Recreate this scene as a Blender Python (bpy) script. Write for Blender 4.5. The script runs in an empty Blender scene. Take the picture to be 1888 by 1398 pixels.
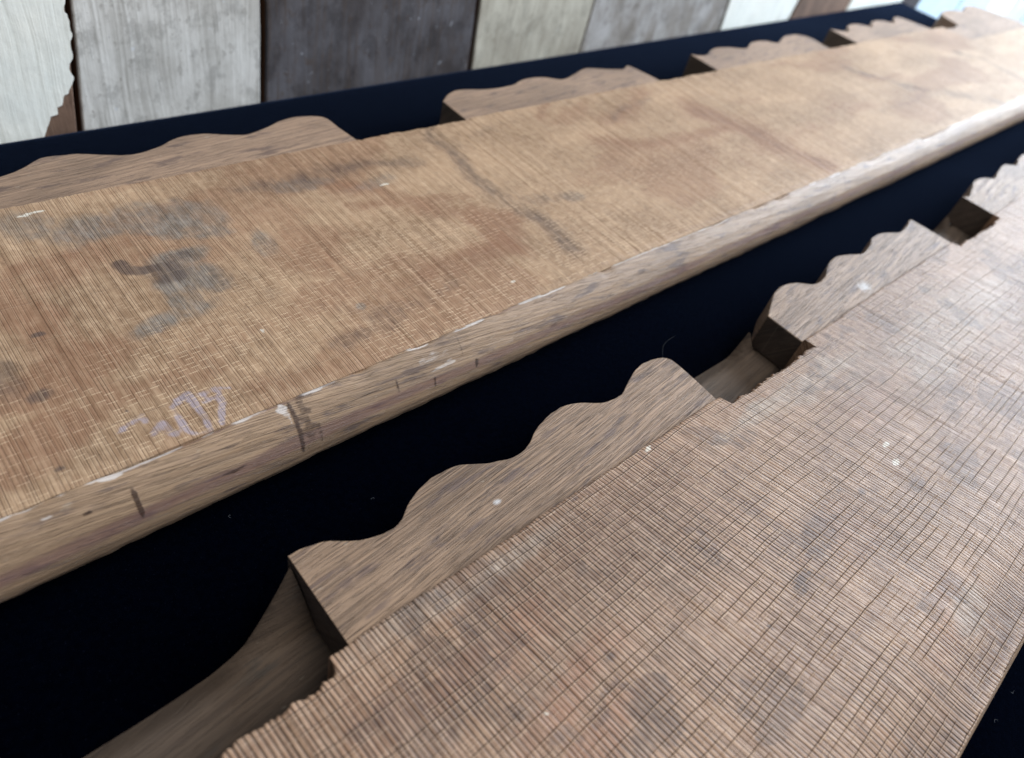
import bpy, math, random
import numpy as np
from mathutils import Matrix, Vector
random.seed(7); rng = np.random.default_rng(7)
S = 0.35                                   # metres per survey unit (camera stands 1 unit above the boards)
scn = bpy.context.scene
# ------------------------------------------------------------------ camera
AX = np.array([[0.73411891, -0.36131033, 0.5749124],
               [-0.64373922, -0.63970226, 0.41997719],
               [0.21603066, -0.67840686, -0.70220716]])   # world <- camera (x right, y down, z forward)
FPX = 1300.0
cam_d = bpy.data.cameras.new('camera'); cam = bpy.data.objects.new('camera', cam_d)
scn.collection.objects.link(cam); scn.camera = cam
m = Matrix([[AX[0][0], -AX[0][1], -AX[0][2], 0], [AX[1][0], -AX[1][1], -AX[1][2], 0],
            [AX[2][0], -AX[2][1], -AX[2][2], S], [0, 0, 0, 1]])
cam.matrix_world = m
cam_d.sensor_width = 36; cam_d.lens = 36 * FPX / 1888
cam_d.clip_start = 0.01; cam_d.clip_end = 100
cam_d.dof.use_dof = True; cam_d.dof.focus_distance = 1.36 * S; cam_d.dof.aperture_fstop = 5.0
# ------------------------------------------------------------------ light
w = bpy.data.worlds.new('World'); scn.world = w; w.use_nodes = True
bg = w.node_tree.nodes['Background']
bg.inputs[0].default_value = (0.62, 0.75, 1.0, 1); bg.inputs[1].default_value = 0.11
def area(name, loc, target, size, size_y, power, col):
    d = bpy.data.lights.new(name, 'AREA'); d.shape = 'RECTANGLE'; d.size = size; d.size_y = size_y
    d.energy = power; d.color = col
    o = bpy.data.objects.new(name, d); scn.collection.objects.link(o)
    o.location = loc
    o.rotation_euler = (Vector(target) - Vector(loc)).to_track_quat('-Z', 'Y').to_euler()
    return o
area('window_light', (3.9, -0.35, 1.45), (1.0, 0.25, 0.0), 2.4, 2.2, 275, (0.78, 0.88, 1.0))
area('ceiling_bounce_fill', (0.75, -0.55, 2.1), (0.7, 0.2, 0), 1.6, 1.2, 44, (1.0, 0.92, 0.84))  # unseen fill lamp, added to stand in for soft bounce off the ceiling
scn.view_settings.view_transform = 'Standard'; scn.view_settings.look = 'None'
scn.view_settings.exposure = 0.02; scn.view_settings.gamma = 1
scn.render.engine = 'CYCLES'

# ------------------------------------------------------------------ survey helpers
def at(px, py, z=0.0):                     # photo pixel -> survey point on the level z
    d = AX @ np.array([px - 944, py - 699, FPX]); t = (z - 1) / d[2]
    return np.array([d[0] * t, d[1] * t])
# ------------------------------------------------------------------ numpy noise
_tab = rng.random((256, 256))
def vnoise(x, y):
    x = np.asarray(x, float); y = np.asarray(y, float)
    xi = np.floor(x).astype(int); yi = np.floor(y).astype(int); fx = x - xi; fy = y - yi
    fx = fx * fx * (3 - 2 * fx); fy = fy * fy * (3 - 2 * fy)
    a = _tab[xi & 255, yi & 255]; b = _tab[(xi + 1) & 255, yi & 255]
    c = _tab[xi & 255, (yi + 1) & 255]; d = _tab[(xi + 1) & 255, (yi + 1) & 255]
    return (a * (1 - fx) + b * fx) * (1 - fy) + (c * (1 - fx) + d * fx) * fy
def fbm(x, y, o=4):
    v = 0; a = 0.5; n = 0
    for i in range(o):
        v = v + a * vnoise(x * 2 ** i + 17 * i, y * 2 ** i + 31 * i); n += a; a *= 0.5
    return v / n
def sstep(a, b, x):
    t = np.clip((x - a) / (b - a), 0, 1); return t * t * (3 - 2 * t)

# ------------------------------------------------------------------ node helpers
class NT:
    def __init__(s, name):
        s.m = bpy.data.materials.new(name); s.m.use_nodes = True; s.t = s.m.node_tree
        s.b = s.t.nodes['Principled BSDF']
    def link(s, a, b): s.t.links.new(a, b)
    def put(s, sock, v):
        if isinstance(v, bpy.types.NodeSocket): s.link(v, sock)
        elif isinstance(v, (tuple, list)) and len(v) == 3 and sock.type == 'RGBA': sock.default_value = (*v, 1)
        else: sock.default_value = v
    def n(s, typ, **kw):
        nd = s.t.nodes.new(typ)
        for k, v in kw.items(): setattr(nd, k, v)
        return nd
    def math(s, op, a, b=0.0, c=None, clamp=False):
        nd = s.n('ShaderNodeMath', operation=op, use_clamp=clamp)
        s.put(nd.inputs[0], a); s.put(nd.inputs[1], b)
        if c is not None: s.put(nd.inputs[2], c)
        return nd.outputs[0]
    def mul(s, a, b): return s.math('MULTIPLY', a, b)
    def add(s, a, b): return s.math('ADD', a, b)
    def sub(s, a, b): return s.math('SUBTRACT', a, b)
    def attr(s, name):
        nd = s.n('ShaderNodeAttribute', attribute_name=name); return nd
    def vec(s, x, y, z=0.0):
        nd = s.n('ShaderNodeCombineXYZ')
        for i, v in enumerate((x, y, z)): s.put(nd.inputs[i], v)
        return nd.outputs[0]
    def noise(s, vec, scale=1.0, detail=2.0, rough=0.5, color=False):
        nd = s.n('ShaderNodeTexNoise'); s.put(nd.inputs['Vector'], vec)
        nd.inputs['Scale'].default_value = scale; nd.inputs['Detail'].default_value = detail
        nd.inputs['Roughness'].default_value = rough
        return nd.outputs['Color' if color else 'Fac']
    def vor1(s, wv, rand=1.0):
        nd = s.n('ShaderNodeTexVoronoi', voronoi_dimensions='1D', feature='DISTANCE_TO_EDGE')
        s.put(nd.inputs['W'], wv); nd.inputs['Scale'].default_value = 1; nd.inputs['Randomness'].default_value = rand
        return nd.outputs['Distance']
    def white(s, x, y):
        nd = s.n('ShaderNodeTexWhiteNoise', noise_dimensions='2D'); s.put(nd.inputs['Vector'], s.vec(x, y))
        return nd.outputs['Value']
    def ramp(s, v, a, b, lo=0.0, hi=1.0):
        nd = s.n('ShaderNodeMapRange', interpolation_type='SMOOTHSTEP'); s.put(nd.inputs[0], v)
        for i, q in enumerate((a, b, lo, hi)): s.put(nd.inputs[i + 1], q)
        return nd.outputs[0]
    def mix(s, f, a, b, mode='MIX'):
        nd = s.n('ShaderNodeMix', data_type='RGBA', blend_type=mode)
        s.put(nd.inputs[0], f); s.put(nd.inputs[6], a); s.put(nd.inputs[7], b)
        return nd.outputs[2]
    def bump(s, h, dist, strength=1.0, normal=None):
        nd = s.n('ShaderNodeBump'); nd.inputs['Strength'].default_value = strength
        nd.inputs['Distance'].default_value = dist; s.put(nd.inputs['Height'], h)
        if normal: s.link(normal, nd.inputs['Normal'])
        return nd.outputs[0]
    def done(s, col, rough, normal=None, spec=0.4):
        s.put(s.b.inputs['Base Color'], col); s.put(s.b.inputs['Roughness'], rough)
        s.b.inputs['Specular IOR Level'].default_value = spec
        if normal: s.link(normal, s.b.inputs['Normal'])
        return s.m
def split(nt, sock):
    nd = nt.n('ShaderNodeSeparateXYZ'); nt.link(sock, nd.inputs[0]); return nd.outputs

def mat_sawn(name, near):
    N = NT(name)
    s, y, x = split(N, N.attr('co').outputs['Vector'])
    st = split(N, N.attr('stain').outputs['Vector'])      # grey patina, dark, reddish
    st2 = split(N, N.attr('stain2').outputs['Vector'])    # chalk, pale, patchiness
    # kerf lines across the board
    warp = N.noise(N.vec(N.mul(x, 2.0), N.mul(y, 2.5)), 1, 2)
    e1 = N.vor1(N.add(N.mul(s, 1 / .0080 if near else 1 / .0068), N.mul(warp, 1.2)), 0.5 if near else 0.7)
    g1 = N.ramp(e1, 0.0, 0.30 if near else .17)
    md = N.noise(N.vec(N.mul(s, 50), N.mul(y, 3.0)), 1, 3)
    k1 = N.ramp(md, 0.30, 0.58, 0.6 if near else 0.12, 1.0)                           # strength of the kerf along its run
    md2 = N.noise(N.vec(N.mul(x, 2.2), N.mul(y, 4.0), 5.0), 1, 2)
    k1 = N.mul(k1, N.ramp(md2, 0.30, 0.6, 0.5, 1.0))
    G1 = N.mul(N.sub(1.0, g1), k1)                        # 1 = in the groove
    e2 = N.vor1(N.add(N.mul(s, 1 / .0037), N.mul(warp, 2.5)), 1.0)
    k2 = N.ramp(N.noise(N.vec(N.mul(s, 90), N.mul(y, 9.0), 3.0), 1, 2), 0.38, 0.62)
    G2 = N.mul(N.sub(1.0, N.ramp(e2, 0.0, 0.22)), k2)
    fine = N.noise(N.vec(N.mul(s, 330), N.mul(y, 7.0), 8.0), 1, 3, 0.6)
    # ribs, raised strands
    rib = N.noise(N.vec(N.mul(s, 120), N.mul(y, 3.0), 2.0), 1, 2, 0.5)
    # checks and fibres along the board
    lw = N.add(N.mul(N.noise(N.vec(N.mul(x, 1.3), N.mul(y, 4.0), 1.0), 1, 2), 2.2),
               N.mul(N.noise(N.vec(N.mul(x, 22), N.mul(y, 14), 4.0), 1, 2), 0.20))
    yl = N.add(N.mul(y, 1 / .0175), lw)
    e3 = N.vor1(yl, 1.0)
    k3 = N.ramp(N.noise(N.vec(N.mul(x, 5), N.mul(y, 46), 6.0), 1, 2), 0.41 if near else 0.50, 0.54 if near else 0.62)
    G3 = N.mul(N.sub(1.0, N.ramp(e3, 0.0, 0.075)), k3)
    L3 = N.mul(N.sub(1.0, N.ramp(N.vor1(N.add(yl, 0.10), 1.0), 0.0, 0.07)), k3)
    # short torn fibres, laid like bricks between kerfs
    yb = N.add(N.mul(y, 1 / .0105), N.mul(lw, 1.3))
    row = N.math('FLOOR', yb)
    sb = N.add(N.mul(s, 1 / .023), N.mul(N.white(row, 3.0), 37.0))
    cell = N.white(N.math('FLOOR', sb), row)
    lat = N.math('ABSOLUTE', N.sub(N.math('FRACT', yb), N.add(0.3, N.mul(cell, 0.4))))
    D = N.mul(N.sub(1.0, N.ramp(lat, 0.0, 0.15)), N.math('GREATER_THAN', N.white(N.add(N.math('FLOOR', sb), 0.5), row), 0.62 if near else 0.45))
    D = N.mul(D, N.ramp(N.math('ABSOLUTE', N.sub(N.math('FRACT', sb), 0.5)), 0.28, 0.45, 1.0, 0.0))
    D = N.mul(D, N.ramp(N.noise(N.vec(N.mul(x, 3), N.mul(y, 4), 9.0), 1, 3), 0.34, 0.56))
    if not near: D = N.mul(D, N.ramp(y, 1.30, 1.0, 0.15, 1.0))
    # colour
    tone = N.noise(N.vec(N.mul(x, 2.1), N.mul(y, 6.0), 7.0), 1, 4, 0.6)
    if near:
        A, B = (0.34, 0.218, 0.142), (0.205, 0.123, 0.078)
        red, dark, grey = (0.33, 0.150, 0.085), (0.085, 0.058, 0.050), (0.35, 0.315, 0.27)
        deep, pale = (0.032, 0.016, 0.010), (0.58, 0.43, 0.31)
    else:
        A, B = (0.40, 0.272, 0.172), (0.28, 0.184, 0.113)
        red, dark, grey = (0.215, 0.105, 0.062), (0.080, 0.060, 0.056), (0.170, 0.160, 0.145)
        deep, pale = (0.065, 0.036, 0.021), (0.66, 0.50, 0.34)
    c = N.mix(N.ramp(tone, 0.34, 0.66), A, B)
    cell2 = N.noise(N.vec(N.mul(s, 60), N.mul(y, 45), 1.0), 1, 2, 0.6)   # little mottled cells
    c = N.mix(N.ramp(cell2, 0.35, 0.75, 0.0, 0.32), c, pale)
    c = N.mix(N.mul(N.ramp(N.noise(N.vec(N.mul(s, 40), N.mul(y, 30), 21.0), 1, 3, 0.7), 0.55, 0.75), 0.35), c, deep)
    brk = N.noise(N.vec(N.mul(s, 100), N.mul(y, 38), 13.0), 1, 3, 0.6)
    def ed(v, wd=0.16):                                   # ragged edge of a stain that follows the kerfs
        vv = N.add(v, N.mul(N.sub(brk, 0.5), 0.7))
        return N.mul(N.ramp(vv, 0.42 - wd, 0.58 + wd * 1.6), N.ramp(fine, 0.30, 0.62, 0.72, 1.0))
    c = N.mix(N.mul(ed(st[2], .30), 0.46 if near else 0.80), c, red)
    mott = N.noise(N.vec(N.mul(s, 70), N.mul(y, 26), 31.0), 1, 4, 0.7)
    gcol = N.mix(N.ramp(mott, 0.35, 0.65), tuple(v * 0.62 for v in grey), tuple(v * 1.45 for v in grey))
    c = N.mix(N.mul(ed(st[0], .32), N.ramp(N.noise(N.vec(N.mul(s, 14), N.mul(y, 12), 33.0), 1, 4, 0.7), 0.30, 0.58, 0.35, 0.92)), c, gcol)
    c = N.mix(N.mul(ed(st[1], .20), 0.84), c, dark)
    c = N.mix(N.mul(ed(st2[0], .1), 0.75), c, (0.36, 0.33, 0.40))
    c = N.mix(N.mul(ed(st2[1], .08), 0.85), c, (0.72, 0.70, 0.62))
    c = N.mix(N.mul(N.ramp(fine, 0.5, 0.72), 0.30), c, deep)
    c = N.mix(N.mul(N.ramp(rib, 0.52, 0.7), 0.16), c, pale)
    c = N.mix(N.mul(G2, 0.42 if near else 0.5), c, deep)
    c = N.mix(N.mul(G1, 0.92 if near else 0.46), c, deep)
    c = N.mix(N.mul(G3, 0.66 if near else 0.18), c, deep)
    c = N.mix(N.mul(L3, 0.60 if near else 0.15), c, pale)
    c = N.mix(N.mul(D, 0.45 if near else 0.62), c, pale)
    h = N.sub(1.0, N.mul(G1, 0.75))
    h = N.sub(h, N.mul(G2, 0.22)); h = N.sub(h, N.mul(G3, 0.42)); h = N.add(h, N.mul(L3, 0.35 if near else 0.1)); h = N.add(h, N.mul(D, 0.35))
    h = N.add(h, N.mul(rib, 0.5)); h = N.add(h, N.mul(fine, 0.25)); h = N.add(h, N.mul(cell2, 0.4))
    nb = N.bump(h, 0.0008 if near else 0.0004)
    rg = N.add(0.40 if near else 0.48, N.mul(fine, 0.2))
    return N.done(c, rg, nb, 0.30 if near else 0.26)

def mat_planed(name, A, B, deep, gloss=0.5, grain=1.0, dark=(0.10, 0.07, 0.065), k=1.0, spots=()):
    """long-grained oak: grain runs along co.x"""
    N = NT(name)
    co = N.attr('co').outputs['Vector']; x, y, z = split(N, co)
    wob = N.noise(N.vec(N.mul(x, 4), N.mul(y, 9), N.mul(z, 9)), 1, 2)
    yy = N.add(N.add(y, N.mul(z, 0.8)), N.mul(wob, 0.012)); yy = N.add(yy, N.mul(x, -0.10))
    g = N.noise(N.vec(N.mul(x, 2.2), N.mul(yy, 270 * grain), N.mul(z, 60)), 1, 3, 0.6)
    g2 = N.noise(N.vec(N.mul(x, 1.1), N.mul(yy, 110 * grain), 2.0), 1, 4, 0.6)
    pores = N.noise(N.vec(N.mul(x, 13), N.mul(yy, 420 * grain), 9.0), 1, 2, 0.6)
    bl = N.noise(N.vec(N.mul(x, 8), N.mul(yy, 42), 5.0), 1, 4, 0.65)
    big = N.noise(N.vec(N.mul(x, 2.3), N.mul(y, 7), N.mul(z, 7)), 1, 3)
    c = N.mix(N.ramp(g2, 0.30, 0.70), A, B)
    c = N.mix(N.mul(N.ramp(big, 0.42, 0.68), 0.5), c, tuple(v * 0.62 for v in B))
    P = N.ramp(pores, 0.55, 0.62)
    c = N.mix(N.mul(N.ramp(g, 0.48, 0.66), 0.42 * k), c, deep)
    c = N.mix(N.mul(N.ramp(g, 0.44, 0.34), 0.38 * k), c, tuple(min(1, v * 1.5) for v in A))
    c = N.mix(N.mul(P, 0.6 * k), c, deep)
    c = N.mix(N.mul(N.ramp(bl, 0.54, 0.66), 0.72), c, dark)
    c = N.mix(N.mul(N.ramp(N.noise(N.vec(N.mul(x, 30), N.mul(y, 60), 7.0), 1, 3), 0.68, 0.76), 0.4 * k), c, (0.5, 0.46, 0.38))
    st = split(N, N.attr('stain').outputs['Vector'])
    brk = N.noise(N.vec(N.mul(x, 60), N.mul(y, 200), 13.0), 1, 3, 0.6)
    def ed(v, wd=0.2): return N.ramp(N.add(v, N.mul(N.sub(brk, 0.5), 0.6)), 0.5 - wd, 0.5 + wd)
    c = N.mix(N.mul(ed(st[2]), 0.55), c, (0.16, 0.085, 0.085))
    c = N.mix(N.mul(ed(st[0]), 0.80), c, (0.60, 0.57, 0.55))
    c = N.mix(N.mul(ed(st[1]), 0.88), c, (0.045, 0.022, 0.014))
    for cx, cy, rr_ in spots:
        dd = N.math('SQRT', N.add(N.math('POWER', N.sub(x, float(cx)), 2.0), N.math('POWER', N.mul(N.sub(y, float(cy)), 1.6), 2.0)))
        dd = N.add(dd, N.mul(N.sub(N.noise(N.vec(N.mul(x, 60), N.mul(y, 90), 2.0), 1, 3, .7), .5), rr_ * 2.2))
        c = N.mix(N.mul(N.ramp(dd, rr_ * 1.4, rr_ * .0), 0.6), c, (0.66, 0.70, 0.74))
    h = N.sub(N.sub(N.mul(g2, 0.8), N.mul(P, 0.6)), N.mul(N.ramp(g, .48, .66), 0.45))
    h = N.sub(h, N.mul(ed(st[1]), 0.35))
    nb = N.bump(h, 0.0007 * k)
    return N.done(c, N.add(gloss, N.mul(g, 0.12)), nb, 0.4)

M_near = mat_sawn('sawn_oak_umber', True)
M_far = mat_sawn('sawn_oak_honey', False)
M_block = mat_planed('planed_oak', (0.33, 0.228, 0.152), (0.205, 0.138, 0.092), (0.055, 0.033, 0.024), 0.50, 1.3, k=.8,
    spots=[(*(at(1596, 526, -.012) + np.array([3.7, 1.3])), .030), (*at(918, 922, -.012), .008)])
M_blockf = mat_planed('planed_oak_ruddy', (0.36, 0.250, 0.172), (0.25, 0.172, 0.122), (0.055, 0.034, 0.025), 0.58, k=.6)
M_nose = mat_planed('rounded_oak', (0.37, 0.258, 0.164), (0.25, 0.168, 0.107), (0.070, 0.045, 0.036), 0.42, 1.5, k=.55)
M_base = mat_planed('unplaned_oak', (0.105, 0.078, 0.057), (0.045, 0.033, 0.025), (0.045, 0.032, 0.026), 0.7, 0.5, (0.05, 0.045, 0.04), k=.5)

M_end = mat_planed('end_grain_painted_shade', (0.11, 0.085, 0.068), (0.07, 0.053, 0.043), (0.03, 0.022, 0.018), 0.75, 0.4, (0.04, 0.035, 0.03), k=.4)  # darker end grain, with the shade inside the gaps painted in too
# ------------------------------------------------------------------ object helpers
def tag(o, label=None, cat=None, group=None, kind=None):
    if cat and not kind: kind = 'thing'
    for k, v in (('label', label), ('category', cat), ('group', group), ('kind', kind)):
        if v: o[k] = v
def empty(name, loc):
    o = bpy.data.objects.new(name, None); scn.collection.objects.link(o); o.location = loc; o.empty_display_size = 0.05
    return o
def mesh(name, verts, faces, mat, parent=None, co=None, attrs=None, smooth=False, origin=(0, 0, 0)):
    v = np.asarray(verts, float) * S - np.asarray(origin)
    me = bpy.data.meshes.new(name); me.from_pydata(v.tolist(), [], [list(map(int, f)) for f in faces]); me.update()
    def put(nm, arr):
        a = me.attributes.new(nm, 'FLOAT_VECTOR', 'POINT'); a.data.foreach_set('vector', np.asarray(arr, np.float32).ravel())
    put('co', verts if co is None else co)
    for k, q in (attrs or {}).items(): put(k, q)
    if smooth: me.polygons.foreach_set('use_smooth', [True] * len(me.polygons))
    me.materials.append(mat)
    o = bpy.data.objects.new(name, me); scn.collection.objects.link(o)
    if parent: o.parent = parent
    return o
def bevel(o, wd, seg=2, angle=35):
    b = o.modifiers.new('bevel', 'BEVEL'); b.width = wd; b.segments = seg; b.limit_method = 'ANGLE'; b.angle_limit = math.radians(angle)

def skewed(s, y, near):
    if not near: return s + 0.0 * y
    ta = np.clip(0.07 + 0.28 * (s - 0.35), 0.05, 0.27)
    return s + ta * (0.33 - y)

def board(name, near, y_back, y_front, gaps, setback, mat, parent, org, stains, x0, x1, xend=None):
    """a sawn board; columns follow the saw kerfs. y_back(x) is the joint with the blocks."""
    cols = np.concatenate([np.arange(x0, 3.0, 0.0042), np.arange(3.0, x1, 0.015)])
    rows = np.concatenate([[0, 0.0015, 0.004, 0.008], np.linspace(0.016, 1, 118)])
    cj = vnoise(cols * 260, cols * 0) - 0.5; ck = vnoise(cols * 90, cols * 0 + 9) - 0.5
    V = []; CO = []
    Y = np.zeros((len(cols), len(rows))); X = np.zeros_like(Y); Z = np.zeros_like(Y)
    xb = cols.copy()
    ing = np.zeros(len(cols))
    for a, b in gaps: ing = np.maximum(ing, ((xb > a) & (xb < b)).astype(float))
    rag = ing * ((0.005 if near else .003) * ck + (0.0025 if near else .0012) * cj + (0.008 if near else .005) * (vnoise(cols * 30, cols * 0 + 3) - 0.6))
    # torn notches where the gap edge was sawn
    yb = y_back(xb) - ing * setback + rag + 0.0022 * cj + 0.004 * (vnoise(cols * 12, cols * 0 + 7) - 0.5)
    sg = 1 if not near else -1
    for j, r in enumerate(rows):
        Y[:, j] = yb + (y_front - yb) * r
        X[:, j] = skewed(cols, Y[:, j], near)
    if near:
        sx = skewed(cols, 0.33 + 0 * cols, near)
    gro = 0.0011 * (vnoise(cols * 110, cols * 0 + 4) - 0.5) + 0.0012 * (vnoise(cols * 45, cols * 0 + 5) - 0.5)
    Z += gro[:, None] * (0.5 + vnoise(X * 5, Y * 4))
    Z += 0.004 * (fbm(X * 1.1, Y * 2.0, 3) - 0.5)
    Z[:, 0] -= 0.004; Z[:, 1] -= 0.0018; Z[:, 2] -= 0.0006
    if near: Z -= 0.030 * sstep(-0.16, -0.385, Y) ** 1.5
    else: Z -= 0.0016 * sstep(0.79, 0.77, Y)
    xw = X.ravel(); yw = Y.ravel(); zw = Z.ravel(); nr = len(rows); nc = len(cols)
    top = np.stack([xw, yw, zw], 1)
    s3 = np.repeat(cols, nr)
    cot = np.stack([s3, yw, xw], 1)
    b0 = top[0::nr].copy(); b1 = top[nr - 1::nr].copy(); b0[:, 2] = -0.118; b1[:, 2] = -0.118
    c0 = cot[0::nr].copy(); c1 = cot[nr - 1::nr].copy(); c0[:, 1] += 0.1; c1[:, 1] -= 0.1
    V = np.concatenate([top, b0, b1]); CO = np.concatenate([cot, c0, c1])
    F = []
    n0 = nc * nr; n1 = n0 + nc
    I = np.arange(nc - 1)[:, None] * nr + np.arange(nr - 1)[None, :]
    I = I.ravel(); F += np.stack([I, I + 1, I + nr + 1, I + nr], 1).tolist()
    for i in range(nc - 1):
        F.append((i * nr, (i + 1) * nr, n0 + i + 1, n0 + i))
        F.append((i * nr + nr - 1, n1 + i, n1 + i + 1, (i + 1) * nr + nr - 1))
        F.append((n0 + i, n0 + i + 1, n1 + i + 1, n1 + i))
    for e in (0, nc - 1):
        f = [e * nr + j for j in range(nr)] + [n1 + e, n0 + e]; F.append(f if e else f[::-1])
    A, B = stains(V[:, 0], V[:, 1])
    o = mesh(name, V, F, mat, parent, CO, {'stain': A, 'stain2': B}, False, org)
    return o

def nosing(name, prof, x0, x1, mat, parent, org, stains=None, chip=0.0):
    """rounded edge strip: prof is a list of (y,z), swept along x"""
    cols = np.concatenate([np.arange(x0, 3.0, 0.008), np.arange(3.0, x1, 0.04)])
    p = np.array(prof); seg = np.r_[0, np.cumsum(np.hypot(*np.diff(p, axis=0).T))]
    u = np.linspace(0, seg[-1], 56); py = np.interp(u, seg, p[:, 0]); pz = np.interp(u, seg, p[:, 1])
    nc, nr = len(cols), len(u)
    X = np.repeat(cols, nr); U = np.tile(u, nc); Y = np.tile(py, nc); Z = np.tile(pz, nc)
    sgn = 1 if p[0, 0] > 0.5 else -1
    Y = Y + 0.004 * (fbm(X * 4, U * 12, 3) - 0.5) ; Z = Z + 0.003 * (fbm(X * 5 + 50, U * 10, 3) - 0.5)
    nick = sstep(0.62, 0.85, vnoise(X * 14, X * 0 + 2)) * np.exp(-U / 0.012) * chip
    Z -= nick * 0.006
    low = sstep(seg[-1] * 0.62, seg[-1] * 0.75, U)
    Y = Y + low * 0.006 * (vnoise(X * 9, X * 0 + 8) - 0.5) + low * 0.004 * (vnoise(X * 40, X * 0 + 11) - .5)
    V = np.stack([X, Y, Z], 1); CO = np.stack([X, U, U * 0], 1)
    F = []
    for i in range(nc - 1):
        for j in range(nr - 1):
            a = i * nr + j; F.append((a, a + nr, a + nr + 1, a + 1))
        F.append((i * nr, i * nr + nr - 1, (i + 1) * nr + nr - 1, (i + 1) * nr))
    for e in (0, nc - 1): F.append([e * nr + j for j in range(nr)])
    St = np.zeros((len(V), 3)) if stains is None else stains(X, U)
    o = mesh(name, V, F, mat, parent, CO, {'stain': St}, True, org)
    return o

def block(pts, y_in, mat, parent, org, ztop=-0.017, zbot=-0.121, seed=0):
    """one block: outline pts (outer edge, left to right) in plan, extruded down"""
    P = [np.array(p) for p in pts]
    D = [P[0]]
    n = len(P)                              # Catmull-Rom through the wavy edge
    for i in range(n - 1):
        p0 = P[max(i - 1, 0)]; p1 = P[i]; p2 = P[i + 1]; p3 = P[min(i + 2, n - 1)]
        if i == 0: p0 = p1
        if i == n - 2: p3 = p2
        for t in np.linspace(0, 1, 11)[1:]:
            D.append(0.5 * ((2 * p1) + (p2 - p0) * t + (2 * p0 - 5 * p1 + 4 * p2 - p3) * t * t + (3 * p1 - p0 - 3 * p2 + p3) * t ** 3))
    for i in range(1, len(D) - 1):           # small chips and tool wobble along the sawn curve
        a_, b_ = D[i]; w1 = float(vnoise(a_ * 55 + seed, seed * 7.1)) - .5; w2 = float(vnoise(a_ * 190 + seed, seed * 3.3)) - .5
        chip_ = max(0.0, float(vnoise(a_ * 28 + seed * 5, 77.7)) - .78) * .035
        D[i] = D[i] + np.array([0.0, 0.0016 * w1 + 0.0007 * w2 - 0.3 * chip_])
    xr, xl = D[-1][0], D[0][0]
    ya, yb = y_in
    # inner edge, tucked against the board
    inner = [np.array([xr + (xl - xr) * t, ya + (yb - ya) * t]) for t in np.linspace(0, 1, 6)]
    ring = D + [q for q in inner if abs(q[1] - D[-1][1]) > 1e-4 or True]
    ring = np.array(ring)
    keep = [0]
    for i in range(1, len(ring)):
        if np.hypot(*(ring[i] - ring[keep[-1]])) > 1e-4: keep.append(i)
    ring = ring[keep]; k = len(ring)
    cx, cy = ring.mean(0)
    V = [(a, b, ztop) for a, b in ring] + [(a, b, zbot) for a, b in ring]
    F = [list(range(k))[::-1], list(range(k, 2 * k))]
    for i in range(k): F.append((i, (i + 1) % k, k + (i + 1) % k, k + i))
    V = np.array(V); CO = V + np.array([seed * 3.7, seed * 1.3, 0])
    o = mesh('scalloped_block', V, F, mat, parent, CO, {'stain': np.zeros((len(V), 3))}, False, org)
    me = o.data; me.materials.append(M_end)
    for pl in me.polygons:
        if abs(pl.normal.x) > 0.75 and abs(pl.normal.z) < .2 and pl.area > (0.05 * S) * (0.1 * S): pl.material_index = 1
    bevel(o, 0.0011, 2, 50)
    return o

def base_strip(name, ledge_y, faces_x, x0, x1, y_in, mat, parent, org, flare):
    """lower strip seen in the gaps; sweeps up in a cove into the left face of each block"""
    cols = np.arange(x0, x1, 0.012); out = ledge_y
    ys = np.concatenate([np.linspace(y_in, out - 0.055, 8), np.linspace(out - 0.045, out, 12)[0:]])
    nr = len(ys); X = np.repeat(cols, nr); Y = np.tile(ys, len(cols)).astype(float)
    Z = -0.122 + 0.004 * (fbm(X * 6, Y * 9, 3) - .5)
    edge = sstep(out - 0.042, out + 0.01, Y)
    Z -= 0.030 * edge
    inx = np.ones_like(X)
    for xf, wd, hh in faces_x:
        d = (xf - X) / wd
        up = np.where(d > 0, np.clip(1 - d, 0, 1) ** 1.45, 0) * hh
        up = np.where(d <= 0, hh * np.clip(1 + d * wd / .02, 0, 1), up)
        inx = np.minimum(inx, np.clip(1 + d * wd / .006, 0, 1)) if wd > .1 else inx
        wy = 0.04 + 0.96 * sstep(out - 0.040, out, Y)
        Z += up * wy
    Y2 = Y + 0.010 * (vnoise(X * 7, X * 0 + 21) - .5) * edge + (0.04 * np.clip((Z + .122) / .1, 0, 1) * sstep(out - .04, out, Y) * ((X > .05) & (X < .275)) * inx if flare else 0)
    top = np.stack([X, Y2, Z], 1); nc = len(cols)
    b0 = top[0::nr].copy(); b1 = top[nr - 1::nr].copy(); b0[:, 2] = -0.16; b1[:, 2] = -0.16; b1[:, 1] += 0.0
    V = np.concatenate([top, b0, b1]); n0 = nc * nr; n1 = n0 + nc
    I = (np.arange(nc - 1)[:, None] * nr + np.arange(nr - 1)[None, :]).ravel()
    F = np.stack([I, I + nr, I + nr + 1, I + 1], 1).tolist()
    for i in range(nc - 1):
        F.append((i * nr, n0 + i, n0 + i + 1, (i + 1) * nr))
        F.append((i * nr + nr - 1, (i + 1) * nr + nr - 1, n1 + i + 1, n1 + i))
        F.append((n0 + i, n1 + i, n1 + i + 1, n0 + i + 1))
    for e in (0, nc - 1): F.append([e * nr + j for j in range(nr)] + [n1 + e, n0 + e])
    return mesh(name, V, F, mat, parent, None, {'stain': np.zeros((len(V), 3))}, False, org)

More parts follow.
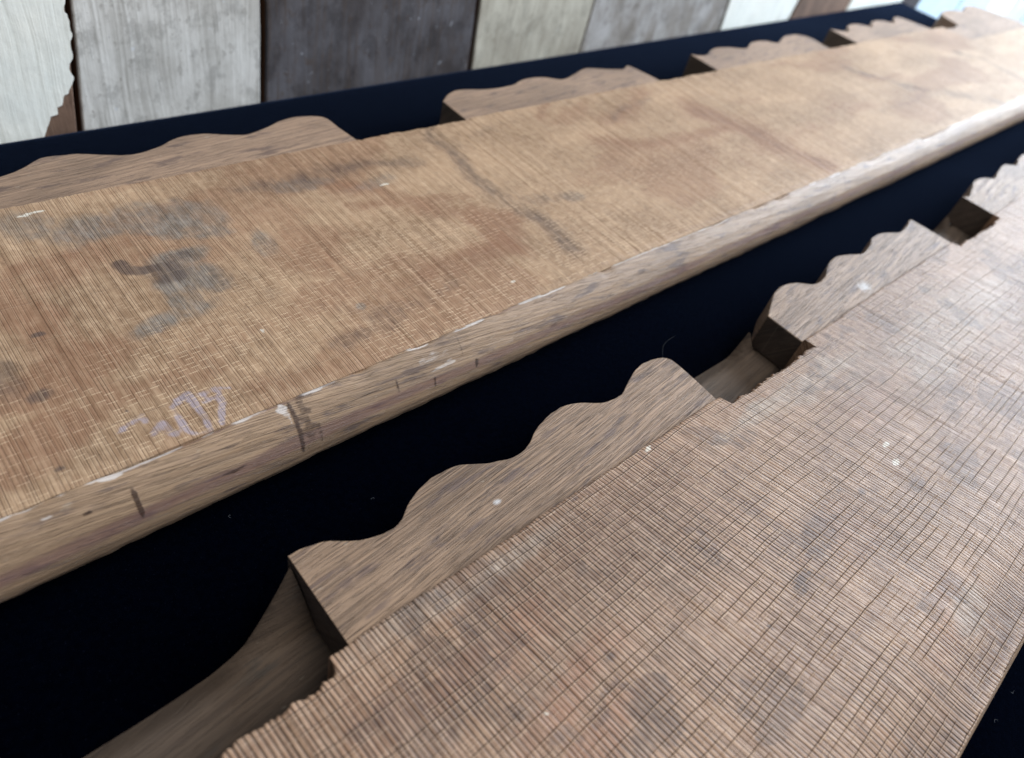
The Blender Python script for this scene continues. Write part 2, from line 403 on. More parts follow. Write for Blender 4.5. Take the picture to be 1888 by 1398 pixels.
# ------------------------------------------------------------------ stains and some painted-in light and shade, all laid out on the boards themselves
def blob(x, y, c, rx, ry, ang=0.0, wf=13, wa=0.62, sd=0):
    dx = x - c[0]; dy = y - c[1]; ca, sa = math.cos(ang), math.sin(ang)
    u = (dx * ca + dy * sa) / rx; v = (-dx * sa + dy * ca) / ry
    r = np.sqrt(u * u + v * v) + wa * (fbm(x * wf + sd, y * wf * 1.2 + sd * 3, 5) - 0.5) * 2
    return 1 - sstep(0.40, 1.30, r)
def stroke(x, y, pts, wd):
    d = np.full(x.shape, 9.0)
    for (ax, ay), (bx, by) in zip(pts[:-1], pts[1:]):
        vx, vy = bx - ax, by - ay; t = np.clip(((x - ax) * vx + (y - ay) * vy) / (vx * vx + vy * vy + 1e-12), 0, 1)
        d = np.minimum(d, np.hypot(x - ax - vx * t, y - ay - vy * t))
    return 1 - sstep(wd * 0.2, wd * 1.6, d + wd * 0.8 * (fbm(x * 14, y * 14, 3) - .5))
def stroke0(x, y, pts):
    d = np.full(x.shape, 9.0)
    for (ax, ay), (bx, by) in zip(pts[:-1], pts[1:]):
        vx, vy = bx - ax, by - ay; t = np.clip(((x - ax) * vx + (y - ay) * vy) / (vx * vx + vy * vy + 1e-12), 0, 1)
        d = np.minimum(d, np.hypot(x - ax - vx * t, y - ay - vy * t))
    return d
def st_far(x, y):
    A = np.zeros((len(x), 3)); B = np.zeros((len(x), 3))
    g = lambda p, *a, **k: blob(x, y, at(*p), *a, **k)
    def cur(pts, wd, sd):
        wx = x + .05 * (fbm(x * 5 + sd, y * 5, 4) - .5); wy = y + .05 * (fbm(x * 5, y * 5 + sd * 3, 4) - .5)
        d = stroke0(wx, wy, [at(*p) for p in pts]); kw = wd * (.35 + 1.3 * fbm(x * 8 + sd * 9, y * 8, 3))
        return np.clip(np.exp(-(d / kw) ** 2) * .50 + .42 * np.exp(-(d / (kw * 2.8)) ** 2), 0, 1) * (.45 + .75 * fbm(x * 20, y * 13 + sd, 3))
    gr = np.max([g((325, 480), .075, .035, .2, sd=1), g((345, 510), .06, .07, 0.3, sd=2), g((330, 545), .035, .06, 0, sd=3),
                 g((370, 570), .07, .03, .3, sd=4), g((290, 600), .06, .025, .3, sd=5), g((330, 420), .09, .05, -.4, sd=6, wa=.8),
                 g((260, 395), .10, .05, .3, sd=7, wa=.8) * .8, g((150, 430), .11, .05, .1, sd=8, wa=.9) * .8, g((40, 420), .07, .06, 0, sd=9) * .7,
                 g((350, 400), .06, .09, .1, sd=10, wa=.7) * .85, g((480, 450), .03, .05, -.2, sd=12) * .8,
                 g((700, 335), .10, .03, .1, sd=13) * .55, g((560, 340), .10, .03, -.1, sd=14) * .6, g((665, 565), .012, .012, 0, sd=15),
                 g((1060, 365), .05, .03, 0, sd=33) * .6], axis=0)
    dk = np.max([stroke(x, y, [at(222, 487), at(236, 498), at(258, 500), at(300, 492)], .015) * 1.2, g((318, 506), .05, .032, 0, sd=41) * .75, g((335, 470), .05, .02, .2, sd=42) * .6, g((226, 487), .012, .02, .3, sd=1, wa=.2), g((420, 520), .10, .10, .4, sd=16) * .42,
                 cur([(800, 258), (836, 278), (866, 316), (900, 346), (925, 364), (965, 392), (1012, 418), (1040, 452)], .040, 2) * .85,
                 cur([(925, 364), (985, 372), (1050, 366)], .03, 3) * .6, cur([(800, 258), (790, 240), (815, 222)], .010, 4) * .7,
                 cur([(1290, 205), (1335, 222), (1395, 246), (1450, 276), (1520, 300)], .045, 5) * .45,
                 cur([(430, 352), (520, 338), (600, 312), (680, 300), (770, 300)], .028, 7) * .75,
                 cur([(1130, 225), (1150, 205), (1195, 178)], .022, 8) * .6, cur([(1570, 130), (1700, 165), (1860, 190)], .05, 9) * .7,
                 cur([(1760, 95), (1815, 110), (1888, 150)], .03, 10) * .8, cur([(880, 250), (960, 215), (1040, 190)], .03, 11) * .5,
                 cur([(1010, 420), (1075, 440), (1120, 470), (1180, 480)], .03, 12) * .5, cur([(590, 560), (700, 585), (790, 560), (840, 520)], .03, 13) * .55,
                 g((660, 620), .09, .035, .1, sd=17) * .55, g((720, 580), .08, .045, .1, sd=18) * .5, g((70, 617), .012, .006, 0, sd=3),
                 g((75, 730), .03, .02, 0, sd=19) * .8, g((110, 865), .012, .008, 0, sd=19), g((233, 757), .004, .004, 0, wa=0) * 1.3,
                 g((10, 690), .04, .09, 0, sd=20) * .6, g((1700, 180), .5, .04, 0.0, sd=22) * .42], axis=0)
    rd = np.max([cur([(1290, 205), (1335, 222), (1395, 246), (1450, 276), (1520, 300)], .06, 5) * 1.3, cur([(1110, 258), (1180, 266), (1250, 262), (1325, 236), (1360, 232)], .035, 6) * 1.1,
                 cur([(1000, 215), (1010, 190)], .02, 51), cur([(1120, 225), (1190, 170)], .04, 52) * .9, cur([(600, 340), (690, 345), (790, 378), (850, 402), (915, 405), (938, 432), (910, 462), (845, 478), (780, 500)], .035, 14) * 1.1,
                 cur([(690, 560), (800, 545), (900, 500), (935, 440)], .03, 15) * .8, cur([(1060, 330), (1150, 300), (1300, 285), (1420, 310)], .04, 16) * .6,
                 cur([(20, 500), (120, 470), (250, 440), (330, 420)], .03, 17) * .9, .62 * sstep(.50, .66, fbm(x * 2.2 + 3, y * 5.5, 5)) * (x > 0),
                 g((745, 370), .17, .035, -.25, sd=23) * .75, g((900, 400), .11, .06, -.5, sd=24) * .9, g((930, 445), .05, .09, .2, sd=25),
                 g((880, 480), .13, .03, .15, sd=26) * .8, g((560, 460), .14, .13, .2, sd=27) * .7, g((450, 400), .09, .06, .2, sd=29) * .6,
                 g((130, 480), .17, .06, .2, sd=28) * .7, g((40, 580), .06, .16, .1, sd=30) * .75, g((110, 690), .17, .07, .2, sd=31) * .75,
                 g((90, 800), .12, .05, .1, sd=32) * .8, g((650, 530), .20, .06, .15, sd=34) * .65, g((720, 600), .2, .05, .15, sd=35) * .6,
                 g((20, 880), .1, .04, .1, sd=39) * .7, g((1200, 300), .4, .06, 0, sd=36) * .6, g((1050, 210), .2, .05, .3, sd=37) * .6, g((1450, 260), .5, .06, .1, sd=38) * .55], axis=0)
    ch = lambda pts, wd=.0075: stroke(x, y, [at(*p) for p in pts], wd)
    ck = np.max([ch([(218, 800), (238, 782), (262, 770)]), ch([(262, 765), (268, 778)], .008),
                 ch([(285, 800), (300, 780), (312, 795), (322, 800)], .009),
                 ch([(330, 740), (318, 752), (332, 775), (346, 796)], .008), ch([(328, 738), (345, 728), (360, 748), (375, 768), (388, 792)], .009),
                 ch([(346, 796), (362, 800), (386, 794)], .007), ch([(372, 728), (398, 716), (410, 742), (408, 780)], .008), ch([(378, 742), (404, 730)], .006),
                 ch([(395, 716), (424, 716)], .005)], axis=0) * (.35 + .75 * fbm(x * 45, y * 60, 3))
    pl = np.max([g((484, 611), .0055, .005, 0, wa=.1), g((946, 519), .009, .005, 0, wa=.2), g((710, 340), .02, .006, 0, wa=.3), g((58, 393), .03, .004, .1, wa=.3),
                 g((1800, 60), .10, .02, 0, wa=.3)], axis=0)
    A[:, 0] = gr; A[:, 1] = dk; A[:, 2] = rd; B[:, 0] = ck; B[:, 1] = pl
    return A, B
def st_near(x, y):
    A = np.zeros((len(x), 3)); B = np.zeros((len(x), 3))
    g = lambda p, *a, **k: blob(x, y, at(*p), *a, **k)
    dk = np.max([g((1335, 870), .016, .006, .1, sd=2), g((1590, 905), .022, .018, 0, sd=3) * .8, g((1475, 1070), .04, .02, .2, sd=4) * .75,
                 g((950, 1310), .02, .02, 0, sd=5) * .7, g((1125, 1210), .02, .014, 0, sd=6) * .8, g((1420, 1155), .008, .006, 0, sd=7),
                 g((1690, 890), .03, .02, 0, sd=8) * .6, g((760, 1150), .03, .03, 0, sd=9) * .6, g((1060, 920), .012, .006, 0, sd=10) * .8,
                 g((1400, 925), .05, .03, 0, sd=12) * .5, g((820, 1340), .03, .03, .2, sd=13) * .6, g((1430, 1000), .06, .05, 0, sd=14) * .45,
                 g((1240, 1180), .10, .04, 0, sd=15) * .42, 0.55 * (fbm(x * 7, y * 9, 4) > .64)], axis=0)
    rd = np.max([g((950, 1180), .10, .05, .2, sd=16) * .7, g((1060, 1270), .14, .04, .2, sd=17) * .85, g((1100, 1360), .12, .04, .2, sd=18) * .75,
                 g((850, 1240), .08, .03, .2, sd=19) * .7, g((700, 1330), .08, .05, .2, sd=20) * .5, g((1600, 750), .2, .08, 0, sd=21) * .5,
                 g((1750, 1150), .2, .05, .2, sd=22) * .55, g((1560, 980), .14, .08, .2, sd=23) * .45], axis=0)
    gr = np.max([g((1400, 760), .2, .03, 0, sd=24) * .75, g((1750, 600), .5, .12, 0, sd=25) * .6, g((1500, 700), .3, .04, 0, sd=26) * .65,
                 g((760, 1130), .15, .025, 0, sd=27) * .6, g((1800, 1120), .07, .04, 0, sd=28) * .6, g((900, 1060), .2, .02, 0, sd=29) * .6], axis=0)
    dk = np.maximum(dk, .62 * sstep(-.24, -.30, y) * (.5 + .6 * fbm(x * 5, y * 8, 3)) * sstep(-.365, -.35, y))  # dark band where the top rolls over, its shading painted in
    pl = np.max([g((1633, 820), .018, .008, 0, wa=.35), g((1652, 852), .018, .010, 0, wa=.35), g((1008, 1318), .004, .004, 0, wa=.4),
                 g((1195, 827), .011, .004, .3, wa=.4), g((1022, 1128), .003, .003, 0, wa=.3)], axis=0)
    A[:, 0] = gr; A[:, 1] = dk; A[:, 2] = rd; B[:, 1] = pl
    return A, B
def nose_far(x, u):
    A = np.zeros((len(x), 3))
    def b(cx, cu, rx, ru, k=1.0, wa=.2, sd=1):
        r = np.hypot((x - cx) / rx, (u - cu) / ru) + wa * (fbm(x * 30 + sd, u * 60, 3) - .5) * 2; return k * (1 - sstep(.6, 1.2, r))
    dk = np.max([b(.135 - 0.04 * 0, .065, .0045, .032), b(.418, .055, .006, .075, .85, .5), b(.437, .05, .014, .065, .52, .6, 3), b(.455, .08, .008, .03, .55, .6, 5),
                 b(.83, .085, .003, .02, .9), b(.842, .08, .0022, .022, .8), b(.63, .06, .003, .02, .7), b(.72, .085, .002, .015, .7), b(.07, .045, .01, .006, .7),
                 b(.8, .035, .0015, .03, .5), b(.29, .082, .03, .004, .8, .5), b(2.55, .05, .006, .05, .6), b(.56, .05, .06, .002, .6), b(1.25, .07, .05, .003, .5)], axis=0)
    wh = np.max([np.exp(-(u / .0045) ** 2) * sstep(.8, 1.6, x) * (.35 + .9 * vnoise(x * 9, x * 0 + 33)), sstep(.52, .75, fbm(x * 10, x * 0 + 5, 4)) * np.exp(-(u / .007) ** 2) * 1.1, b(.40, .010, .010, .012, .8, 1.1), b(.405, .03, .006, .03, .55, .5),  # worn pale crest, plus a painted highlight line growing towards the window
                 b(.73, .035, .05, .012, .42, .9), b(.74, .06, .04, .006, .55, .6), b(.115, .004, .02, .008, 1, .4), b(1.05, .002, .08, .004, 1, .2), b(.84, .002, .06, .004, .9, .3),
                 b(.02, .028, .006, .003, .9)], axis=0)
    band = np.exp(-((u - .088 - .012 * (fbm(x * 3, x * 0, 2) - .5)) / .017) ** 2) * (.35 + .7 * fbm(x * 5, u * 20, 3))
    edge = np.exp(-((u - .004) / .004) ** 2) * sstep(.5, .6, fbm(x * 4 + 9, x * 0 + 2, 3)) * .6
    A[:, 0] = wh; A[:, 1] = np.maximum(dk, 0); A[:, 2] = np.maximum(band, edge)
    return A

# ------------------------------------------------------------------ the two pieces
zt = -0.017
B1 = [at(*p, zt) for p in [(530, 1025), (560, 1009), (605, 998), (655, 997), (705, 984), (738, 962), (757, 922), (792, 884), (842, 859), (897, 854), (948, 842),
      (975, 820), (990, 790), (1022, 758), (1062, 743), (1112, 742), (1145, 728), (1160, 700), (1178, 676), (1203, 663), (1227, 660)]]
B1e = [at(1252, 674, zt), at(1324, 739, zt)]
B2 = [at(*p, zt) for p in [(1416, 583), (1422, 560), (1427, 542), (1442, 527), (1466, 521), (1503, 523), (1522, 508), (1527, 488), (1540, 474), (1562, 469), (1590, 467),
      (1603, 453), (1608, 438), (1628, 429), (1658, 428), (1672, 416), (1678, 405)]]
B2e = [at(1692, 411, zt), at(1755, 448, zt)]
P2 = 1.335
near = empty('carved_moulding', (1.2 * S, 0.0, -0.16 * S)); on = np.array(near.location)
tag(near, 'nearer pinkish brown oak length, coarsely crosshatched with saw marks, filling the foreground',
    'wooden moulding', 'pair of salvaged oak mouldings')
yj = lambda x: 0.328 + 0 * x
gaps_n = [(-.13, .232), (1.19, 1.565), (2.53, 2.925), (3.86, 4.26), (5.2, 5.6)]
board('sawn_board', True, yj, -0.365, [(a, b) for a, b in gaps_n], 0.026, M_near, near, on, st_near, -1.1, 6.2)
nosing('rounded_edge', [(-.3652, -.0335), (-.372, -.042), (-.378, -.055), (-.380, -.075), (-.376, -.10), (-.366, -.125), (-.35, -.145), (-.325, -.1585), (-.318, -.1585), (-.318, -.12), (-.3655, -.11)][:9], -1.0, 6.3, M_nose, near, on)
def shift(L, d): return [np.array(p) + np.array([d, 0]) for p in L]
yi = 0.319
def mkblock(L, E, mat, par, org, seed, yin): return block(L + E, (yin, yin), mat, par, org, seed=seed)
mkblock(shift(B1, -P2), shift(B1e, -P2), M_block, near, on, 3, yi)
mkblock(B1, B1e, M_block, near, on, 0, yi)
mkblock(B2, B2e, M_block, near, on, 1, yi)
B3 = [at(*p, zt) for p in [(1774, 362), (1787, 362), (1793, 347), (1798, 333), (1815, 328), (1834, 329), (1841, 316), (1851, 304), (1874, 304), (1880, 290), (1889, 284)]]
x3 = B3[-1][0]; B3 += [np.array((x3 + (3.86 - x3) * q, yy_)) for q, yy_ in ((.35, .470), (.6, .448), (.8, .478))]
mkblock(B3, [np.array((3.87, .42)), np.array((3.88, .33))], M_block, near, on, 2, yi)
mkblock(shift(B1, 2 * P2 + 1.32), shift(B1e, 2 * P2 + 1.32), M_block, near, on, 4, yi)
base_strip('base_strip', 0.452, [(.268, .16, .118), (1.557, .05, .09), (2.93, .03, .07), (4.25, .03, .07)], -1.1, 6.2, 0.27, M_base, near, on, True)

far = empty('carved_moulding', (2.6 * S, 1.15 * S, -0.16 * S)); of = np.array(far.location)
tag(far, 'farther honey brown oak length with grey stains and rounded front edge, beside the wall',
    'wooden moulding', 'pair of salvaged oak mouldings')
def yjf(x): return np.where(x < 5.22, 1.503 + 0.0 * x, 1.315)
gaps_f = [(1.04, 1.43), (2.41, 2.775), (3.78, 4.11)]
board('sawn_board', False, yjf, 0.7665, gaps_f, 0.004, M_far, far, of, st_far, -0.6, 6.42)
nose_prof = [(.7685, -.0008), (.763, -.0022), (.750, -.0105), (.733, -.0255), (.716, -.049), (.7075, -.072), (.7045, -.09), (.7055, -.107), (.7125, -.124), (.724, -.139), (.740, -.152), (.762, -.1585)]
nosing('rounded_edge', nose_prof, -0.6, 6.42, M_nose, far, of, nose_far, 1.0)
F1 = [at(*p, zt) for p in [(-60, 338), (0, 325), (40, 310), (75, 291), (120, 285), (150, 283), (200, 285), (245, 284), (290, 271), (320, 256), (345, 249), (380, 246), (420, 248),
      (455, 247), (490, 235), (520, 221), (555, 214), (597, 216)]]
F1 = [F1[0] + np.array([-.3, .02]), F1[0] + np.array([-.2, -.02])] + F1
F2 = [at(*p, zt) for p in [(816, 187), (828, 172), (850, 165), (900, 164), (943, 157), (965, 146), (1000, 142), (1036, 146), (1056, 138), (1080, 126), (1118, 127), (1148, 127), (1158, 121)]]
F3 = [at(*p, zt) for p in [(1273, 100), (1300, 102), (1315, 90), (1340, 87), (1375, 89), (1386, 78), (1410, 75), (1434, 79), (1446, 67), (1470, 64), (1495, 70)]]
F4 = [np.array(p) for p in [(4.12, 1.70), (4.24, 1.645), (4.33, 1.70), (4.45, 1.705), (4.55, 1.655), (4.63, 1.70), (4.75, 1.705), (4.85, 1.655), (4.93, 1.70), (5.03, 1.70)]]
yf = 1.497
mkblock(F1, [at(625, 235, zt), at(657, 257, zt)], M_blockf, far, of, 5, yf)
mkblock(F2, [at(1186, 133, zt), at(1222, 151, zt)], M_blockf, far, of, 6, yf)
mkblock(F3, [at(1520, 84, zt)], M_blockf, far, of, 7, yf)
mkblock(F4, [np.array([5.12, 1.51])], M_blockf, far, of, 8, yf)
mkblock([np.array(p) for p in [(5.235, 1.50), (5.50, 1.505), (5.60, 1.66), (5.80, 1.70), (6.0, 1.66), (6.14, 1.71), (6.28, 1.71), (6.36, 1.62), (6.43, 1.45)]],
        [np.array([6.46, 1.35])], M_blockf, far, of, 9, 1.31)
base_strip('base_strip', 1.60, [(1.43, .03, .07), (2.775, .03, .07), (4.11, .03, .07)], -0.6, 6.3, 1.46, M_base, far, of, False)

# ------------------------------------------------------------------ black cloth on the table
C0 = at(0, 255, -.16); C1 = at(1660, 0, -.16); dv = (C1 - C0) / np.linalg.norm(C1 - C0)
nv = np.array([-dv[1], dv[0]])
N = NT('black_cloth'); tc = N.n('ShaderNodeTexCoord').outputs['Object']
wv = N.noise(tc, 1500, 2, 0.6); wl = N.noise(tc, 260, 3, 0.6)
spk = N.ramp(N.noise(tc, 900, 1), 0.70, 0.78)
c = N.mix(N.ramp(wl, 0.3, 0.7), (0.0001, 0.0002, 0.0010), (0.0002, 0.0005, 0.0020))
c = N.mix(N.mul(spk, 0.04), c, (0.10, 0.12, 0.2))
M_cloth = N.done(c, 0.55, N.bump(N.add(wv, N.mul(wl, 0.8)), 0.0004), 0.0)
N.b.inputs['Specular Tint'].default_value = (0.35, 0.55, 1, 1)
N.b.inputs['Sheen Weight'].default_value = 0.11; N.b.inputs['Sheen Tint'].default_value = (0.36, 0.54, 1, 1); N.b.inputs['Sheen Roughness'].default_value = 0.35
def cloth():
    r = 0.05; zt_ = -0.1615
    xs = np.concatenate([np.linspace(-2.2, 6.19, 200)])
    a0 = C0; L_end = np.dot(C1 - C0, dv)
    # profile across (v = distance back from the near table edge), drop at the back and at the front
    prof = [(-3.1, -2.2), (-3.1, zt_ - 0.06)] + [(-3.1 + r * (1 - math.cos(t)), zt_ - r * (1 - math.sin(t))) for t in np.linspace(0.3, math.pi / 2, 6)]
    prof += [(q, zt_) for q in np.linspace(-2.6, -0.1, 60)]
    prof += [(-r + r * math.sin(t), zt_ - r * (1 - math.cos(t))) for t in np.linspace(0, math.pi / 2, 8)] + [(0.0, -2.2)]
    us = np.concatenate([np.linspace(-2.6, L_end - r, 180), [L_end - r + r * math.sin(t) for t in np.linspace(0.2, math.pi / 2, 7)]])
    dz = np.concatenate([np.zeros(180), [r * (1 - math.cos(t)) for t in np.linspace(0.2, math.pi / 2, 7)]])
    us = np.append(us, L_end); dz = np.append(dz, 2.0)
    V = []; nr = len(prof)
    for u, z_ in zip(us, dz):
        for k, (v, z) in enumerate(prof):
            p = C0 + dv * u + nv * (v + 0.012); zz = min(z, zt_ - z_)
            if z_ == 0 and abs(z - zt_) < 1e-6: zz += 0.0 
            V.append((p[0], p[1], zz))
    V = np.array(V); 
    m_ = (V[:, 2] > zt_ - 1e-5)
    hum = 0.0016 * (fbm(V[:, 0] * 3, V[:, 1] * 3, 3) - 1.0)
    V[:, 2] += np.where(m_, hum, 0)
    F = []
    for i in range(len(us) - 1):
        for j in range(nr - 1):
            a = i * nr + j; F.append((a, a + nr, a + nr + 1, a + 1))
    me_ = mesh('tablecloth', V, F, M_cloth, None, None, {}, True)
    s_ = me_.modifiers.new('thickness', 'SOLIDIFY'); s_.thickness = 0.0008; s_.offset = -1
    tag(me_, 'black cloth spread over the table under both oak lengths', 'tablecloth')
cloth()

# ------------------------------------------------------------------ wall of old planks
W0 = C0 + nv * 0.045
def pw(px, py):                             # photo pixel -> (u along the wall, z)
    d = AX @ np.array([px - 944, py - 699, FPX]); o = np.array([0, 0])
    t = np.dot(W0, nv) / np.dot(d[:2], nv); p = d * t
    return np.dot(p[:2] - W0, dv), 1 + p[2]
def wallpt(u, z, off=0.0):
    p = W0 + dv * u + nv * off; return (p[0], p[1], z)
def mat_plank(name, A, B, dirt, speck, amt=0.5, rough=0.6, wear=0.5):
    N = NT(name)
    x, z, dp = split(N, N.attr('co').outputs['Vector'])
    wob = N.noise(N.vec(N.mul(x, 4), N.mul(z, 2)), 1, 2)
    xx = N.add(x, N.mul(wob, 0.05))
    g = N.noise(N.vec(N.mul(xx, 70), N.mul(z, 1.6)), 1, 4, 0.65)
    big = N.noise(N.vec(N.mul(x, 6), N.mul(z, 3.2), 3.0), 1, 5, 0.65)
    fl = N.noise(N.vec(N.mul(x, 26), N.mul(z, 20), 6.0), 1, 4, 0.7)
    ring = N.math('SINE', N.add(N.mul(xx, 220), N.mul(big, 12)))
    c = N.mix(N.ramp(big, 0.35, 0.68), A, B)
    c = N.mix(N.mul(N.ramp(g, 0.48, 0.70), amt), c, dirt)
    c = N.mix(N.mul(N.ramp(fl, 0.55, 0.68), wear), c, dirt)
    c = N.mix(N.mul(N.ramp(N.noise(N.vec(N.mul(x, 11), N.mul(z, 8), 26.0), 1, 5, .7), 0.50, 0.62), wear * 0.8), c, tuple(v * 0.45 for v in B))
    c = N.mix(N.mul(N.ramp(N.noise(N.vec(N.mul(x, 90), N.mul(z, 50), 36.0), 1, 3, .7), 0.64, 0.72), wear), c, (0.10, 0.06, 0.04))
    c = N.mix(N.mul(N.ramp(N.noise(N.vec(N.mul(x, 30), N.mul(z, 30), 16.0), 1, 3, .6), 0.66, 0.74), 0.7), c, speck)
    c = N.mix(N.ramp(dp, 0.010, 0.016), c, (0.13, 0.065, 0.035))
    h = N.add(N.mul(g, 0.8), N.add(N.mul(ring, 0.05), N.mul(fl, 0.7)))
    return N.done(c, rough, N.bump(h, 0.0006), 0.35)
PM = {
 'white': mat_plank('cream_white_paint', (0.93, 0.96, 0.90), (0.88, 0.93, 0.89), (0.55, 0.58, 0.52), (0.86, 0.88, 0.82), .35, .5, .15),
 'grey': mat_plank('worn_grey_paint', (0.72, 0.73, 0.71), (0.50, 0.50, 0.475), (0.26, 0.25, 0.23), (0.62, 0.66, 0.70), .55, .55, .5),
 'slate': mat_plank('dark_slate_paint', (0.120, 0.120, 0.135), (0.060, 0.055, 0.058), (0.085, 0.062, 0.048), (0.42, 0.46, 0.52), .7, .4, .5),
 'bone': mat_plank('bone_paint', (0.56, 0.55, 0.47), (0.38, 0.36, 0.30), (0.18, 0.15, 0.11), (0.55, 0.56, 0.52), .45, .55, .4),
 'mid': mat_plank('faded_grey_paint', (0.46, 0.46, 0.46), (0.25, 0.23, 0.205), (0.11, 0.085, 0.065), (0.45, 0.46, 0.46), .55, .5, .5),
 'brown': mat_plank('bare_brown_wood', (0.22, 0.14, 0.10), (0.14, 0.09, 0.065), (0.05, 0.03, 0.022), (0.22, 0.15, 0.10), .5, .7, .5),
 'black': mat_plank('dark_gap', (0.012, 0.010, 0.009), (0.009, 0.008, 0.007), (0.005, 0.005, 0.004), (0.02, 0.02, 0.02), .5, .9, .5),
 'blue': mat_plank('pale_blue_paint', (0.62, 0.76, 0.86), (0.56, 0.72, 0.84), (0.45, 0.55, 0.62), (0.8, 0.86, 0.9), .3, .5, .2)}
wall = empty('plank_wall', (W0[0] * S + 1.0, W0[1] * S, -0.16 * S)); ow = np.array(wall.location)
tag(wall, 'wall of upright reclaimed planks in worn white, grey and slate paint behind the table', 'wall')
def plank(ub0, ub1, ut0, ut1, mat, label=None, off=0.0, zb=-2.2, zt_=2.6, zref=(-0.3, 0.9)):
    """edges pass through (ub at zref0) and (ut at zref1)"""
    def ed(a, b, z): return a + (b - a) * (z - zref[0]) / (zref[1] - zref[0])
    zs = np.linspace(zb, zt_, 40); V = []; CO = []
    for z in zs:
        jl = 0.004 * (float(vnoise(z * 6, ub0 * 9)) - .5); jr = 0.004 * (float(vnoise(z * 6, ub1 * 9)) - .5)
        a = ed(ub0, ut0, z) + jl; b = ed(ub1, ut1, z) + jr
        for u, o in ((a, off), (b, off), (b, off + 0.06), (a, off + 0.06)):
            V.append(wallpt(u, z, o)); CO.append((u, z, o - off))
    F = []
    for i in range(len(zs) - 1):
        for k in range(4):
            F.append((i * 4 + k, i * 4 + (k + 1) % 4, i * 4 + 4 + (k + 1) % 4, i * 4 + 4 + k))
    F.append((3, 2, 1, 0)); n = (len(zs) - 1) * 4; F.append((n, n + 1, n + 2, n + 3))
    o = mesh('plank', V, F, mat, wall, CO, {}, False, ow); bevel(o, 0.0015, 2, 40)
    if label: o['label'] = label
    return o
# seams: (top pixel, bottom pixel)
seams = [((126, 0), (149, 228)), ((488, 0), (488, 178)), ((884, 0), (868, 118)), ((1099, 0), (1073, 85)), ((1347, 0), (1332, 44)), ((1478, 0), (1461, 26))]
sv = []
for a, b in seams:
    (u1, z1), (u0, z0) = pw(*a), pw(*b); k = (u1 - u0) / (z1 - z0); k = max(min(k, .16), -.16)
    sv.append((u0 + k * (-0.3 - z0), u0 + k * (0.9 - z0)))
g = 0.010
ms = [('white', 'cream white painted plank with paint flaking off its right edge'), ('grey', 'wide pale grey plank with worn paint'),
      ('slate', 'dark slate plank with scuffs'), ('bone', 'bone coloured plank'), ('mid', 'faded grey brown plank'), ('white', None), ('brown', 'bare brown plank')]
left = (sv[0][0] - 0.62, sv[0][1] - 0.60)
edges = [left] + sv
nx = sv[-1]; steps = [0.80, 0.55, 0.62, 0.85, 0.75, 0.7, 0.9, 0.8, .9, .9]
first = None
for i, (mk, lab) in enumerate(ms):
    a = edges[i]
    b = edges[i + 1] if i + 1 < len(edges) else (a[0] + 0.80, a[1] + 0.80)
    m_ = PM['brown'] if i == 0 else PM[mk]
    o = plank(a[0] + g, b[0] - g, a[1] + g, b[1] - g, m_, lab, off=0.004 * ((i * 5) % 3))
    if i == 0: first = o
a = (edges[-1][0] + 0.80, edges[-1][1] + .80)
for i, mk in enumerate(['white', 'slate', 'blue', 'blue', 'white', 'grey', 'blue']):
    wdt = [0.98, 0.42, 1.1, 1.0, .9, .9, 1.0][i]
    b = (a[0] + wdt, a[1] + wdt)
    plank(a[0] + g, b[0] - g, a[1] + g, b[1] - g, PM[mk], None, off=0.003 * (i % 3)); a = b
plank(left[0] - .7, left[0] - g, left[1] - .7, left[1] - g, PM['grey'], None)
plank(left[0] - 1.5, left[0] - .714, left[1] - 1.5, left[1] - .714, PM['bone'], None)
# boards behind the seams
V = [wallpt(-3, -2.2, .064), wallpt(a[0], -2.2, .064), wallpt(a[0], 2.6, .064), wallpt(-3, 2.6, .064),
     wallpt(-3, -2.2, .11), wallpt(a[0], -2.2, .11), wallpt(a[0], 2.6, .11), wallpt(-3, 2.6, .11)]
mesh('backing_board', V, [(0, 1, 2, 3), (7, 6, 5, 4), (0, 4, 5, 1), (3, 2, 6, 7), (0, 3, 7, 4), (1, 5, 6, 2)], PM['black'], wall, None, {}, False, ow)
# flaking paint skin on the first plank
pp = [(425 / 3.63, -260), (425 / 3.63, 0), (435 / 3.63, 80 / 3.63), (450 / 3.63, 92 / 3.63), (455 / 3.63, 150 / 3.63), (470 / 3.63, 180 / 3.63), (474 / 3.63, 260 / 3.63), (476 / 3.63, 330 / 3.63),
      (482 / 3.63, 390 / 3.63), (465 / 3.63, 420 / 3.63), (461 / 3.63, 460 / 3.63), (486 / 3.63, 508 / 3.63), (478 / 3.63, 560 / 3.63), (462 / 3.63, 590 / 3.63), (458 / 3.63, 622 / 3.63),
      (430 / 3.63, 635 / 3.63), (420 / 3.63, 700 / 3.63), (384 / 3.63, 716 / 3.63), (380 / 3.63, 762 / 3.63), (330 / 3.63, 778 / 3.63), (322 / 3.63, 830 / 3.63), (300 / 3.63, 870 / 3.63), (290 / 3.63, 960 / 3.63), (285 / 3.63, 1250 / 3.63)]
R_ = [pw(*p) for p in pp]
RR = []
for (u0, z0), (u1, z1) in zip(R_[:-1], R_[1:]):
    for t in np.linspace(0, 1, 5)[:-1]:
        u = u0 + (u1 - u0) * t; z = min(z0 + (z1 - z0) * t, RR[-1][1] - 1e-4 if RR else 99); RR.append((u + 0.008 * (float(vnoise(z * 60, u * 60)) - .5), z))
V = []; F = []
for o_ in (-0.004, -0.0005):
    for u, z in RR: V.append(wallpt(u, z, o_))
    for u, z in RR: V.append(wallpt(left[0] + g + 0.002 + (left[1] - left[0]) * (z + .3) / 1.2, z, o_))
n = len(RR)
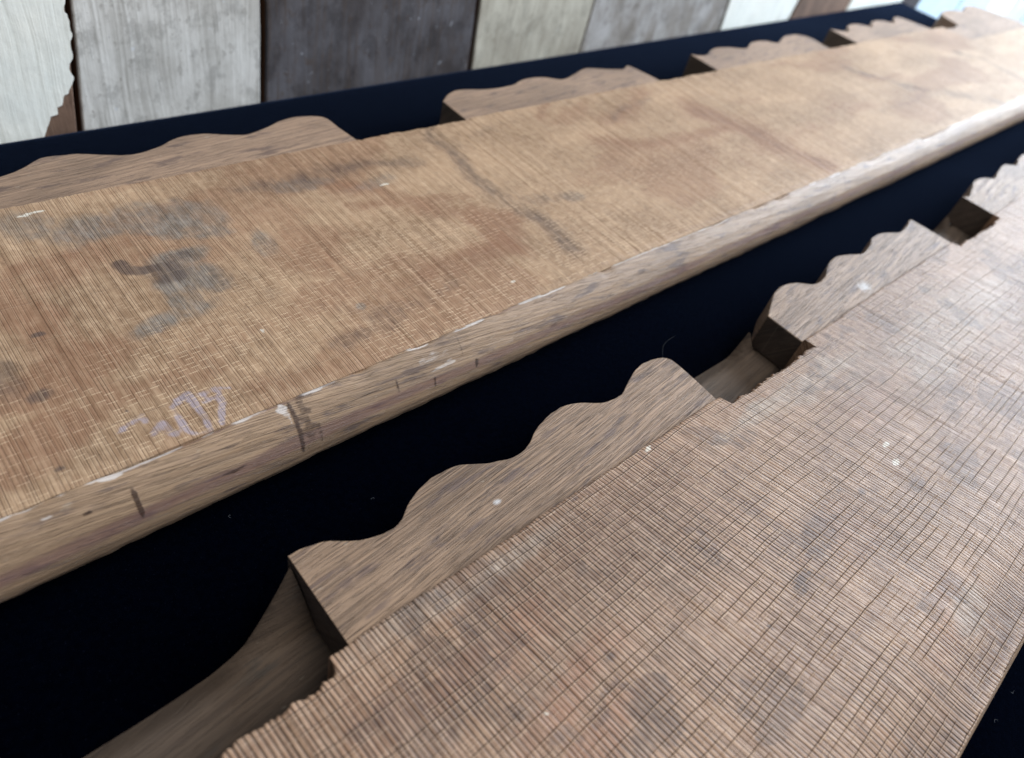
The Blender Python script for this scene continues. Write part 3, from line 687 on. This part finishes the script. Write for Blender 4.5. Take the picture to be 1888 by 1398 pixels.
for i in range(n - 1):
    F.append((i, i + 1, n + i + 1, n + i)); F.append((2 * n + i, 3 * n + i, 3 * n + i + 1, 2 * n + i + 1)); F.append((i, 2 * n + i, 2 * n + i + 1, i + 1))
Vco = [(np.dot(np.array(v[:2]) - W0, dv), v[2], 0) for v in V]
po = mesh('paint_layer', V, F, PM['white'], wall, Vco, {}, False, ow)
po.parent = first

# ------------------------------------------------------------------ lint on the cloth and a hair on the block
M_lint = NT('pale_lint'); M_lint = M_lint.done((0.30, 0.33, 0.38), 0.8)
def fibre(name, pts, rad, label, cat, group=None):
    cu = bpy.data.curves.new(name, 'CURVE'); cu.dimensions = '3D'; cu.bevel_depth = rad; cu.bevel_resolution = 1
    sp = cu.splines.new('NURBS'); sp.points.add(len(pts) - 1)
    org = np.array(pts[0]) * S
    for q, p in zip(sp.points, pts): q.co = (*(np.array(p) * S - org), 1)
    sp.use_endpoint_u = True; sp.order_u = 3
    tmp = bpy.data.objects.new(name, cu); scn.collection.objects.link(tmp)
    dg = bpy.context.evaluated_depsgraph_get(); me = bpy.data.meshes.new_from_object(tmp.evaluated_get(dg))
    bpy.data.objects.remove(tmp); o = bpy.data.objects.new(name, me); scn.collection.objects.link(o); o.location = org
    me.materials.clear(); me.materials.append(M_lint); tag(o, label, cat, group); return o
t0 = at(1222, 661, zt)
fibre('hair', [(t0[0], t0[1], zt + .001), (t0[0] - .01, t0[1] + .01, .012), (t0[0] + .002, t0[1] + .012, .030), (t0[0] + .018, t0[1] + .006, .040)], 0.00003,
      'single fine hair standing up from the tip of the nearest scalloped block', 'hair')
lint = [(425, 950, None), (1180, 560, None), (1862, 1275, None), (1840, 1330, None), (1850, 1240, None), (690, 920, None)]
for px, py, lb in lint:
    p = at(px, py, -.1605); a = random.random() * 6.28; L = random.uniform(.002, .005)
    q = [(p[0] + L * k * math.cos(a + k * .8), p[1] + L * k * math.sin(a + k * .8), -.1605 + .0015 * (k % 2)) for k in range(4)]
    fibre('lint_fibre', q, 0.00003, 'tiny pale lint fibre on the black cloth', 'lint', 'lint fibres on the black cloth')
